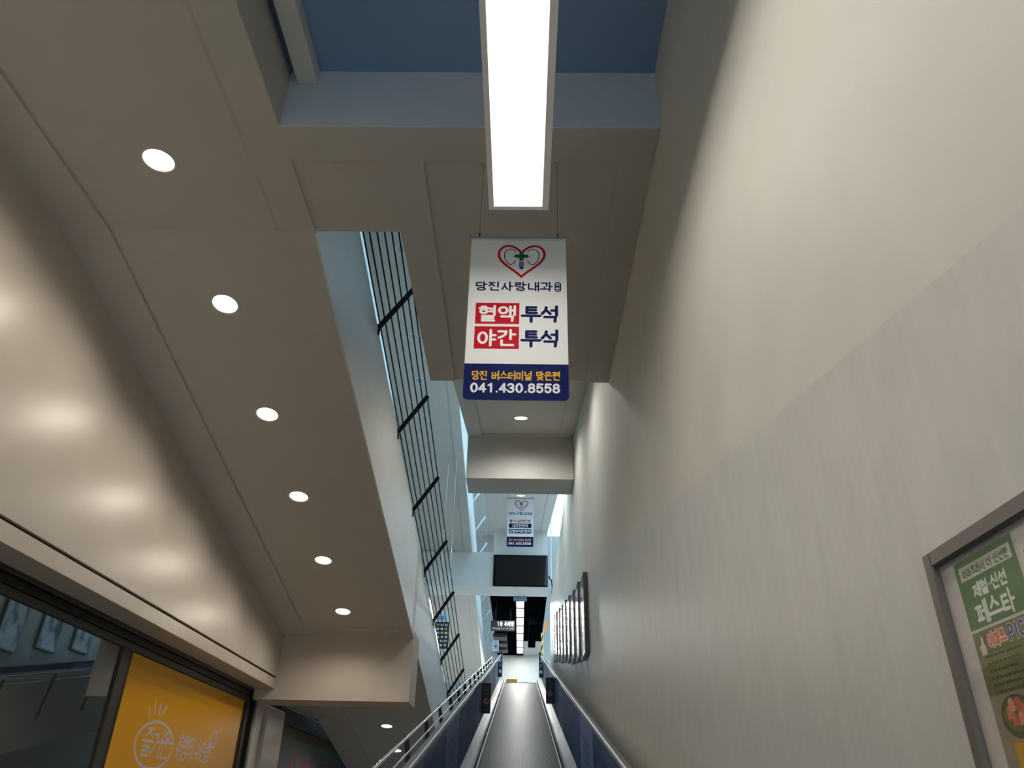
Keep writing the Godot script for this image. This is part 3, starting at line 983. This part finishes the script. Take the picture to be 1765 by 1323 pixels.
func build_walkway() -> void:
	var c := -0.005
	var f0 := 0.1
	var f1 := 24.3
	var w := thing("moving_walkway", "inclined moving walkway with metal pallets and dark blue side panels", "moving walkway", P(c, -1.6, 0.1))
	# pallets: one joined part, each pallet a separate ribbed plate
	var s := Shape.new()
	var n := int((f1 - f0) / 0.133)
	for k in n:
		var a := f0 + k * 0.133
		s.prism(PackedVector2Array([Vector2(-0.49, -0.03), Vector2(0.49, -0.03), Vector2(0.49, 0.0), Vector2(-0.49, 0.0)]), P(c, belt_h(a), a), Vector3.RIGHT, Vector3.UP, Vector3(0, SL * 0.129, -0.129))
		for r in 60:
			var x := c - 0.48 + r * 0.0162
			s.prism(PackedVector2Array([Vector2(0, 0), Vector2(0.0075, 0), Vector2(0.006, 0.007), Vector2(0.0015, 0.007)]), P(x, belt_h(a), a), Vector3.RIGHT, Vector3.UP, Vector3(0, SL * 0.129, -0.129))
	var belt := obj("pallets", s, M.belt, w)
	belt.set_meta("kind", "stuff")
	s = Shape.new()
	ramp(s, PackedVector2Array([Vector2(c - 0.5, -0.06), Vector2(c + 0.5, -0.06), Vector2(c + 0.5, -0.035), Vector2(c - 0.5, -0.035)]), f0, f1)
	obj("tray", s, M.charcoal, w)
	for sd in [-1.0, 1.0]:
		var px := func(a: Array) -> PackedVector2Array:
			var p := PackedVector2Array()
			for i in range(0, a.size(), 2):
				p.append(Vector2(c + sd * a[i], a[i + 1]))
			return p
		s = Shape.new()
		ramp(s, px.call([0.493, -0.06, 0.515, -0.06, 0.515, 0.10, 0.493, 0.10]), f0, f1)
		obj("skirt", s, M.dark_metal, w)
		s = Shape.new()
		ramp(s, px.call([0.50, 0.015, 0.52, 0.015, 0.52, 0.035, 0.475, 0.03, 0.475, 0.02]), f0, f1)
		obj("skirt_brush", s, M.rubber, w)
		# polished inner deck in plates
		var a := f0
		while a < f1 - 0.1:
			s = Shape.new()
			ramp(s, px.call([0.515, 0.10, 0.60, 0.20, 0.60, 0.10]), a, minf(a + 1.19, f1))
			obj("inner_deck", s, M.chrome, w)
			a += 1.2
		# side panels with their prints
		a = 1.0
		var k := 0
		while a < f1 - 0.2:
			var b := minf(a + 1.45, f1)
			s = Shape.new()
			ramp(s, px.call([0.60, 0.16, 0.618, 0.16, 0.618, 0.785, 0.60, 0.785]), a, b - 0.006)
			var panel := obj("side_panel", s, M.panel_navy if k % 3 != 1 else M.panel_grey, w)
			var q := Shape.new()
			var x: float = c + sd * 0.599
			var u0 := a + 0.01 if sd > 0 else b - 0.02
			var u1 := b - 0.02 if sd > 0 else a + 0.01
			q.quad(P(x, belt_h(u1) + 0.785, u1), P(x, belt_h(u0) + 0.785, u0), P(x, belt_h(u0) + 0.19, u0), P(x, belt_h(u1) + 0.19, u1), Vector3(-sd, 0, 0))
			obj("print", q, M.print_navy if k % 3 != 1 else M.print_grey, panel)
			a = b
			k += 1
		# edge trim and handrail
		s = Shape.new()
		ramp(s, px.call([0.592, 0.785, 0.603, 0.785, 0.603, 0.802, 0.592, 0.802]), 1.0, f1 + 0.6)
		obj("edge_trim", s, M.chrome, w)
		s = Shape.new()
		ramp(s, px.call([0.604, 0.785, 0.645, 0.785, 0.656, 0.79, 0.656, 0.803, 0.646, 0.815, 0.614, 0.815, 0.604, 0.806]), 0.8, f1 + 0.7)
		obj("handrail", s, M.rubber, w)
		s = Shape.new()
		ramp(s, px.call([0.619, -0.3, 0.66, -0.3, 0.66, 0.72, 0.645, 0.784, 0.619, 0.784]), 0.8, f1 + 0.3)
		obj("outer_cladding", s, M.grey_wall, w)
		# black warning boards that stand out from the side panel and face down the walkway
		for e in [[12.7 if sd < 0 else 14.45, 0.14, 0.30, 0.74, M.print_warn], [21.3, 0.11, 0.34, 0.72, M.print_small]]:
			var fp: float = e[0]
			var xa: float = c + sd * 0.60
			var xb: float = c + sd * (0.60 - e[1])
			s = Shape.new()
			s.box(P(xa, belt_h(fp) + e[2], fp), P(xb, belt_h(fp) + e[3], fp + 0.02), 0.003)
			var plate := obj("warning_board", s, M.black, w)
			var q2 := Shape.new()
			var xl := minf(xa, xb)
			var xr := maxf(xa, xb)
			q2.quad(P(xl, belt_h(fp) + e[3], fp - 0.001), P(xr, belt_h(fp) + e[3], fp - 0.001), P(xr, belt_h(fp) + e[2], fp - 0.001), P(xl, belt_h(fp) + e[2], fp - 0.001), Vector3(0, 0, 1))
			obj("print", q2, e[4], plate)
		s = Shape.new()
		s.box(P(c + sd * 0.60 - 0.03, belt_h(24.3) + 0.05, 24.5), P(c + sd * 0.60 + 0.03, belt_h(24.3) + 0.95, 24.8), 0.02)
		obj("newel", s, M.dark_metal, w)
	s = Shape.new()
	s.box(P(c - 0.52, belt_h(24.3) - 0.03, 24.3), P(c + 0.52, belt_h(24.3) + 0.015, 24.8), 0.005)
	obj("comb_plate", s, M.steel, w)
	# outside rail on the left
	var g := thing("side_rail", "thin steel rail on flat dark posts along the left side of the walkway", "railing", P(-0.82, belt_h(3.0), 3.0))
	s = Shape.new()
	s.tube(PackedVector3Array([P(-0.82, belt_h(3.0) + 0.795, 3.0), P(-0.82, belt_h(22.5) + 0.795, 22.5)]), 0.012, 10)
	obj("rail", s, M.steel, g)
	s = Shape.new()
	s.tube(PackedVector3Array([P(-0.82, belt_h(3.0) + 0.68, 3.0), P(-0.82, belt_h(22.5) + 0.68, 22.5)]), 0.008, 10)
	obj("rail", s, M.steel, g)
	for k in 16:
		var f := 3.93 + 1.22 * k
		s = Shape.new()
		s.obox(P(-0.82, belt_h(f) + 0.44, f), Vector3(0.018, 0.33, 0.012), Basis(Vector3(0, 0, 1), 0.16), 0.003)
		obj("post", s, M.dark_metal, g)
	# small signs on the landing at the head of the walkway
	var im := sheet(128, 48, Color(0.92, 0.74, 0.14))
	for x in 6:
		rect(im, 12 + x * 18, 26, 24 + x * 18, 40, Color(0.55, 0.42, 0.1))
	var ys := thing("floor_sign", "yellow sign standing at the head of the walkway", "sign", P(-0.28, belt_h(24.3), 24.95))
	obj("board", slab(-0.45, -0.11, 3.56, 3.79, 24.95, 24.97, 0.003), M.sign_yellow, ys)
	face_print(ys, im, -0.45, -0.11, 3.79, 3.56, 24.948)
	im = sheet(96, 32, Color(0.70, 0.80, 0.92))
	for x in 4:
		rect(im, 10 + x * 20, 10, 24 + x * 20, 22, Color(0.3, 0.45, 0.75))
	var bl := thing("floor_sign", "small pale blue sign beside the yellow one at the walkway head", "sign", P(0.1, belt_h(24.3), 24.95))
	obj("board", slab(-0.02, 0.22, 3.56, 3.71, 24.95, 24.97, 0.003), M.lamp_white, bl)
	face_print(bl, im, -0.02, 0.22, 3.71, 3.56, 24.948)

func face_print(parent: Node3D, im: Image, x0: float, x1: float, h1: float, h0: float, f: float) -> void:
	var s := Shape.new()
	s.quad(P(x0, h1, f), P(x1, h1, f), P(x1, h0, f), P(x0, h0, f), Vector3(0, 0, 1))
	obj("print", s, printed(im), parent)

func downlight(at: Vector3, tilt: float, lit: bool, label: String, group: String, energy := 1.04, tint := Color(1.0, 0.955, 0.89), r := 0.105) -> void:
	var t := thing("downlight", label, "downlight", at, group)
	t.rotation.x = tilt
	var s := Shape.new()
	s.lathe(PackedVector2Array([Vector2(r + 0.028, 0.0), Vector2(r + 0.026, -0.006), Vector2(r + 0.004, -0.008), Vector2(r, 0.0)]), Vector3.ZERO)
	obj_local("trim_ring", s, M.ring if lit else M.lens_off, t)
	s = Shape.new()
	s.lathe(PackedVector2Array([Vector2(0.0, -0.004), Vector2(r, -0.002)]), Vector3.ZERO)
	obj_local("lens", s, M.spot if lit else M.grey_wall, t)
	if lit:
		var l := SpotLight3D.new()
		l.name = "glow"
		l.spot_angle = 80.0
		l.spot_angle_attenuation = 0.6
		l.light_energy = energy
		l.light_size = r * 0.9
		l.spot_range = 30.0
		l.spot_attenuation = 2.0
		l.light_color = tint
		l.shadow_enabled = true
		l.rotation_degrees = Vector3(-90, 0, 0)
		l.position = Vector3(0, -0.03, 0)
		t.add_child(l, true)

func obj_local(called: String, sh: Shape, m: Material, parent: Node3D) -> MeshInstance3D:
	var o := MeshInstance3D.new()
	o.name = called
	o.mesh = sh.done()
	o.material_override = m
	parent.add_child(o, true)
	return o

func build_lamps() -> void:
	# long pendant lamp
	for k in 2:
		var f0: float = [-1.0, -4.9][k]
		var f1: float = [3.29, -1.4][k]
		var t := thing("pendant_light", ["long white glowing light panel hanging in front of the first banner", "long light panel hanging behind the viewer after the first one"][k], "light", P(-0.047, 3.06, (f0 + f1) / 2))
		obj("housing", slab(-0.215, 0.129, 3.07, 3.13, f0, f1, 0.004), M.lamp_white, t)
		var s := Shape.new()
		s.box(P(-0.215, 3.055, f0), P(-0.185, 3.07, f1), 0.002)
		s.box(P(0.091, 3.055, f0), P(0.129, 3.07, f1), 0.002)
		s.box(P(-0.185, 3.055, f0), P(0.091, 3.07, f0 + 0.03), 0.002)
		s.box(P(-0.185, 3.055, f1 - 0.03), P(0.091, 3.07, f1), 0.002)
		obj("rim", s, M.lamp_white, t)
		obj("diffuser", slab(-0.185, 0.091, 3.056, 3.068, f0 + 0.03, f1 - 0.03), M.led, t)
		for f in [f0 + 0.6, f1 - 0.6]:
			s = Shape.new()
			s.tube(PackedVector3Array([P(-0.047, 3.12, f), P(-0.047, 4.53, f)]), 0.004, 6)
			obj("wire", s, M.steel, t)
		area(t, P(-0.047, 3.05, (f0 + f1) / 2), Vector2(0.27, f1 - f0 - 0.06), 3.0 * (f1 - f0) / 4.9, Color(1.0, 0.975, 0.93))
	# downlights of the left soffit; those behind the viewer are added fill
	var fs := [-3.53, -2.06, -0.57, 0.9, 2.37, 3.84, 5.34, 6.81, 8.28, 9.75, 11.23, 16.17, 17.69]
	var lb := ["added fill downlight behind the viewer, first of the row", "added fill downlight behind the viewer, second of the row", "added fill downlight behind the viewer, third of the row", "downlight over the left bay outside the picture, farthest back", "downlight over the left bay just outside the picture", "largest downlight, in the flat soffit at upper left", "second largest downlight, where the left soffit begins to slope", "third downlight from upper left on the sloping soffit", "fourth downlight from upper left on the sloping soffit", "fifth downlight from upper left on the sloping soffit", "last downlight above the left cross beam", "first downlight behind and below the left cross beam", "lowest downlight, beside the thin side rail"]
	for k in fs.size():
		var f: float = fs[k]
		downlight(P(-2.612, soffit_h(f) + 0.025, f), 0.0 if f < FB else -atan(SL), true, lb[k], "downlights of the left soffit")
	# downlight of the rising soffit, and an unseen one added to brighten the middle
	downlight(P(-0.046, rise_h(10.93) + 0.02, 10.93), atan(SL), true, "single downlight under the first banner, above the beam", "", 1.9, Color(1.0, 0.99, 0.97))
	downlight(P(-0.046, rise_h(8.2) + 0.02, 8.2), atan(SL), true, "unseen fill downlight added behind the first banner", "", 1.9, Color(1.0, 0.99, 0.97))
	for e in [[14.6, "unseen fill downlight added behind the beam"], [18.25, "downlight right above the second banner"], [20.4, "unseen fill downlight added behind the second banner"]]:  # first and last are out of view, added to brighten the far end
		downlight(P(-0.047, rise_h(e[0]) + 0.02, e[0]), atan(SL), true, e[1], "downlights of the far rising soffit", 3.0, Color(0.95, 0.99, 1.0))
	# unlit rings under the upper walkway
	var up := [12.73, 14.1, 15.33, 16.87, 18.37, 19.87, 21.4]
	var ord := ["nearest", "second", "third", "fourth", "fifth", "sixth", "farthest"]
	for k in up.size():
		downlight(P(-2.70, soffit_up_h(up[k]) + 0.025, up[k]), -atan(SL), false, "%s unlit ring downlight from the top, behind the bars" % ord[k], "unlit downlights behind the bars")

func build_banners() -> void:
	for k in 2:
		var f: float = [3.79, 17.5][k]
		var x0: float = [-0.352, -0.372][k]
		var x1: float = [0.258, 0.262][k]
		var ht: float = [3.262, 6.835][k]
		var hb: float = [2.075, 5.62][k]
		var cei: float = [HS + 0.018, rise_h(17.5) + 0.02][k]
		var t := thing("hanging_banner", ["large white hanging banner with heart logo and two red boxes of lettering", "small far white banner with heart logo above the television"][k], "banner", P((x0 + x1) / 2, hb, f), "clinic banners")
		var s := Shape.new()
		# sheet with rounded lower corners
		var poly := PackedVector2Array([Vector2(x0, ht), Vector2(x1, ht)])
		var r := 0.03
		for i in 7:
			var a := -PI / 2 * i / 6.0
			poly.append(Vector2(x1 - r + r * cos(a), hb + r + r * sin(a)))
		for i in 7:
			var a := -PI / 2 - PI / 2 * i / 6.0
			poly.append(Vector2(x0 + r + r * cos(a), hb + r + r * sin(a)))
		along_f(s, poly, f, f + 0.004)
		obj("sheet", s, M.lamp_white, t)
		# printed faces, front and back
		var m := printed(clinic_banner_image(k == 0), 0.5)
		m.metallic_specular = 0.18
		for side in [0, 1]:
			var st := Shape.new()
			var ff: float = f - 0.001 if side == 0 else f + 0.005
			var idx := Geometry2D.triangulate_polygon(poly)
			for i in range(0, idx.size(), 3):
				var v := []
				var uv := []
				for j in 3:
					var p := poly[idx[i + j]]
					v.append(P(p.x, p.y, ff))
					var u := (p.x - x0) / (x1 - x0)
					uv.append(Vector2(u if side == 0 else 1.0 - u, (ht - p.y) / (ht - hb)))
				st.tri(v[0], v[1], v[2], Vector3(0, 0, 1 if side == 0 else -1), uv[0], uv[1], uv[2])
			obj("print", st, m, t)
		s = Shape.new()
		s.box(P(x0 - 0.012, ht - 0.004, f - 0.012), P(x1 + 0.012, ht + 0.022, f + 0.016), 0.005)
		obj("top_rail", s, M.alu, t)
		for x in [x0 - 0.016, x1 + 0.016]:
			s = Shape.new()
			s.box(P(x - 0.006, ht - 0.012, f - 0.016), P(x + 0.006, ht + 0.03, f + 0.02), 0.004)
			obj("end_cap", s, M.alu, t)
		for x in [x0 + 0.05, x1 - 0.05]:
			s = Shape.new()
			s.tube(PackedVector3Array([P(x, ht + 0.02, f), P(x, cei, f + 0.06)]), 0.0022, 6)
			var wire := obj("wire", s, M.steel, t)
			s = Shape.new()
			s.lathe(PackedVector2Array([Vector2(0.004, -0.03), Vector2(0.007, -0.012), Vector2(0.014, -0.006), Vector2(0.014, 0.0)]), P(x, cei, f + 0.06), 10)
			obj("ceiling_hook", s, M.steel, wire)
			s = Shape.new()
			s.tube(PackedVector3Array([P(x, ht + 0.02, f), P(x, ht + 0.055, f)]), 0.005, 6)
			obj("clip", s, M.charcoal, wire)

func build_television() -> void:
	var f := 25.416
	var t := thing("television", "large black television mounted on the far cross beam", "television", P(-0.045, 6.79, f - 0.05))
	obj("body", slab(-0.97, 0.875, 6.79, 7.86, f - 0.07, f - 0.015, 0.012), M.black, t)
	obj("screen", slab(-0.955, 0.86, 6.815, 7.845, f - 0.073, f - 0.069), M.screen, t)
	obj("wall_bracket", slab(-0.4, 0.3, 7.1, 7.6, f - 0.016, f - 0.001, 0.003), M.dark_metal, t)
	var pts := PackedVector3Array()
	var cv := Curve3D.new()
	for p in [P(0.885, 7.12, f - 0.045), P(0.93, 7.10, f - 0.05), P(1.0, 6.98, f - 0.06), P(1.02, 6.76, f - 0.05), P(0.99, 6.4, f - 0.04), P(0.965, 6.1, f - 0.04)]:
		cv.add_point(p, Vector3(0, 0.06, 0) if pts.size() else Vector3.ZERO, Vector3(0, -0.06, 0) if pts.size() else Vector3(0.03, 0, 0))
		pts.append(p)
	var s := Shape.new()
	s.tube(cv.tessellate(4), 0.022, 8)
	tag(obj("power_cable", s, M.cable, null, P(0.96, 6.1, f - 0.045)), "black cable curving out of the television down to the right wall", "cable")

func build_pictures() -> void:
	# nine framed pictures climbing the right wall with the walkway
	var fs := [10.08, 11.12, 12.16, 13.3, 14.47, 15.64, 16.86, 18.2, 19.26]
	var tops := [2.908, 3.06, 3.213, 3.422, 3.635, 3.82, 4.05, 4.29, 4.46]
	for k in 9:
		var f: float = fs[k]
		var wd := 0.64
		var ht := 1.03
		var b: float = tops[k] - ht
		var t := thing("picture_frame", "%s polished steel picture frame in the row climbing the right wall" % ["nearest", "second", "third", "fourth", "fifth", "sixth", "seventh", "eighth", "farthest"][k], "picture", P(WR - 0.03, b, f + wd / 2), "picture frames climbing the right wall")
		for r in [[f, f + 0.03, b, b + ht], [f + wd - 0.03, f + wd, b, b + ht], [f + 0.03, f + wd - 0.03, b, b + 0.03], [f + 0.03, f + wd - 0.03, b + ht - 0.03, b + ht]]:
			obj("frame_bar", slab(WR - 0.062, WR - 0.002, r[2], r[3], r[0], r[1], 0.003), M.frame_steel, t)
		obj("backing", slab(WR - 0.054, WR - 0.002, b + 0.02, b + ht - 0.02, f + 0.02, f + wd - 0.02), M.charcoal, t)
		var im := sheet(96, 144, Color(0.80, 0.84, 0.87))
		var nz := FastNoiseLite.new()
		nz.seed = 40 + k
		nz.frequency = 0.018
		for y in 144:
			for xx in 96:
				var v := nz.get_noise_2d(xx, y * 0.7)
				im.set_pixel(xx, y, Color(0.88, 0.91, 0.93).lerp(Color(0.40, 0.48, 0.56), clampf(v * 2.2 + (y - 60) / 240.0, 0, 1)))
		var s := Shape.new()
		var x := WR - 0.056
		s.quad(P(x, b + ht - 0.02, f + wd - 0.02), P(x, b + ht - 0.02, f + 0.02), P(x, b + 0.02, f + 0.02), P(x, b + 0.02, f + wd - 0.02), Vector3.LEFT)
		obj("picture", s, printed(im, 0.1), t)

func build_poster() -> void:
	# framed market poster on the near right wall
	var fl := 1.592
	var top := 0.503
	var wd := 0.70
	var ht := 0.95
	var t := thing("poster_frame", "grey framed market poster with green heading on the near right wall", "poster", P(WR - 0.02, top - ht, fl - wd / 2))
	var fw := 0.032
	var bars := [[fl - fw, fl, top - ht, top], [fl - wd, fl - wd + fw, top - ht, top], [fl - wd + fw, fl - fw, top - fw, top], [fl - wd + fw, fl - fw, top - ht, top - ht + fw]]
	for b in bars:
		obj("frame_bar", slab(WR - 0.028, WR - 0.001, b[2], b[3], b[0], b[1], 0.003), M.poster_frame, t)
	obj("backing", slab(WR - 0.012, WR - 0.001, top - ht + 0.02, top - 0.02, fl - wd + 0.02, fl - 0.02), M.lamp_white, t)
	var im := sheet(704, 1000, Color(0.80, 0.775, 0.75))
	var U := func(f: float) -> float: return (1.562 - f) * 1000.0 / 0.9
	var V := func(h: float) -> float: return (0.473 - h) * 1000.0 / 0.9
	var box := func(fa: float, ha: float, fb: float, hb: float, c: Color) -> void:
		rect(im, U.call(fa), V.call(ha), U.call(fb), V.call(hb), c)
	box.call(1.508, 0.459, 1.306, 0.329, Color(0.20, 0.45, 0.14))
	box.call(1.495, 0.446, 1.317, 0.419, Color(0.82, 0.82, 0.76))
	write(im, "이마트라서 더 신선한", U.call(1.485), V.call(0.441), U.call(1.327), V.call(0.424), 3.0, Color(0.22, 0.36, 0.16), .06)
	write(im, "제철·신선", U.call(1.464), V.call(0.408), U.call(1.352), V.call(0.384), 5.5, Color(0.92, 0.93, 0.90), .06)
	write(im, "페스타", U.call(1.475), V.call(0.374), U.call(1.348), V.call(0.336), 7.0, Color(0.94, 0.95, 0.92), .05)
	# right column
	box.call(1.296, 0.459, 0.93, 0.329, Color(0.84, 0.82, 0.80))
	box.call(1.285, 0.420, 1.10, 0.37, Color(0.75, 0.20, 0.18))
	# leafy photograph
	var nz := FastNoiseLite.new()
	nz.seed = 5
	nz.frequency = 0.012
	for y in range(int(V.call(0.324)), int(V.call(-0.36))):
		for x in range(int(U.call(1.508)), int(U.call(0.93))):
			var v := nz.get_noise_2d(x, y) * 0.5 + 0.5
			var hgt: float = 0.473 - y * 0.9 / 1000.0
			var c := Color(0.36, 0.34, 0.20).lerp(Color(0.48, 0.53, 0.24), v)
			if hgt < 0.212:
				c = Color(0.50, 0.46, 0.40).lerp(Color(0.60, 0.56, 0.50), v)
			im.set_pixel(x, y, c)
	write(im, "이마트", U.call(1.462), V.call(0.316), U.call(1.404), V.call(0.292), 9, Color(0.93, 0.90, 0.86), .04)
	write(im, "이마트", U.call(1.462), V.call(0.316), U.call(1.404), V.call(0.292), 5, Color(0.85, 0.42, 0.28), .04)
	write(im, "PICK", U.call(1.395), V.call(0.318), U.call(1.325), V.call(0.292), 9, Color(0.88, 0.87, 0.9), .1)
	write(im, "PICK", U.call(1.395), V.call(0.318), U.call(1.325), V.call(0.292), 5.5, Color(0.22, 0.18, 0.48), .1)
	# thumb-up mark
	fill_poly(im, pl([U.call(1.494), V.call(0.300), U.call(1.474), V.call(0.300), U.call(1.474), V.call(0.283), U.call(1.492), V.call(0.283)]), Color(0.90, 0.80, 0.76))
	fill_poly(im, pl([U.call(1.487), V.call(0.300), U.call(1.482), V.call(0.317), U.call(1.478), V.call(0.315), U.call(1.477), V.call(0.300)]), Color(0.92, 0.84, 0.8))
	for r in 6:
		var hy := 0.280 - r * 0.0125
		var n := 9 - r % 3
		for c in n:
			var fx := 1.482 - c * 0.013
			box.call(fx, hy, fx - 0.010, hy - 0.005, Color(0.20, 0.20, 0.12))
	# plate of fruit
	var plate := func(fx: float, hy: float, r: float) -> void:
		fill_poly(im, ring(U.call(fx), V.call(hy), r, r * 0.72), Color(0.16, 0.28, 0.16))
		fill_poly(im, ring(U.call(fx), V.call(hy) - r * 0.06, r * 0.86, r * 0.56), Color(0.28, 0.40, 0.24))
		for k in 6:
			var a := TAU * k / 6.0
			var cx: float = U.call(fx) + cos(a) * r * 0.42
			var cyy: float = V.call(hy) - r * 0.12 + sin(a) * r * 0.28
			fill_poly(im, pl([cx - r * .2, cyy + r * .18, cx - r * .16, cyy - r * .2, cx + r * .04, cyy - r * .28, cx + r * .2, cyy - r * .1, cx + r * .18, cyy + r * .2]), [Color(0.80, 0.45, 0.36), Color(0.86, 0.58, 0.44), Color(0.74, 0.36, 0.30)][k % 3])
	plate.call(1.437, 0.173, 55.0)
	plate.call(1.27, 0.05, 70.0)
	box.call(1.472, 0.132, 1.30, 0.085, Color(0.80, 0.60, 0.08))
	var s := Shape.new()
	var x := WR - 0.013
	s.quad(P(x, 0.473, 1.562), P(x, 0.473, 0.928), P(x, -0.427, 0.928), P(x, -0.427, 1.562), Vector3.LEFT)
	obj("print", s, printed(im, 0.4), t)
	s = Shape.new()
	s.quad(P(WR - 0.018, 0.475, 1.564), P(WR - 0.018, 0.475, 0.926), P(WR - 0.018, -0.43, 0.926), P(WR - 0.018, -0.43, 1.564), Vector3.LEFT)
	obj("cover_sheet", s, pane(Color(0.9, 0.9, 0.9), 0.03), t)
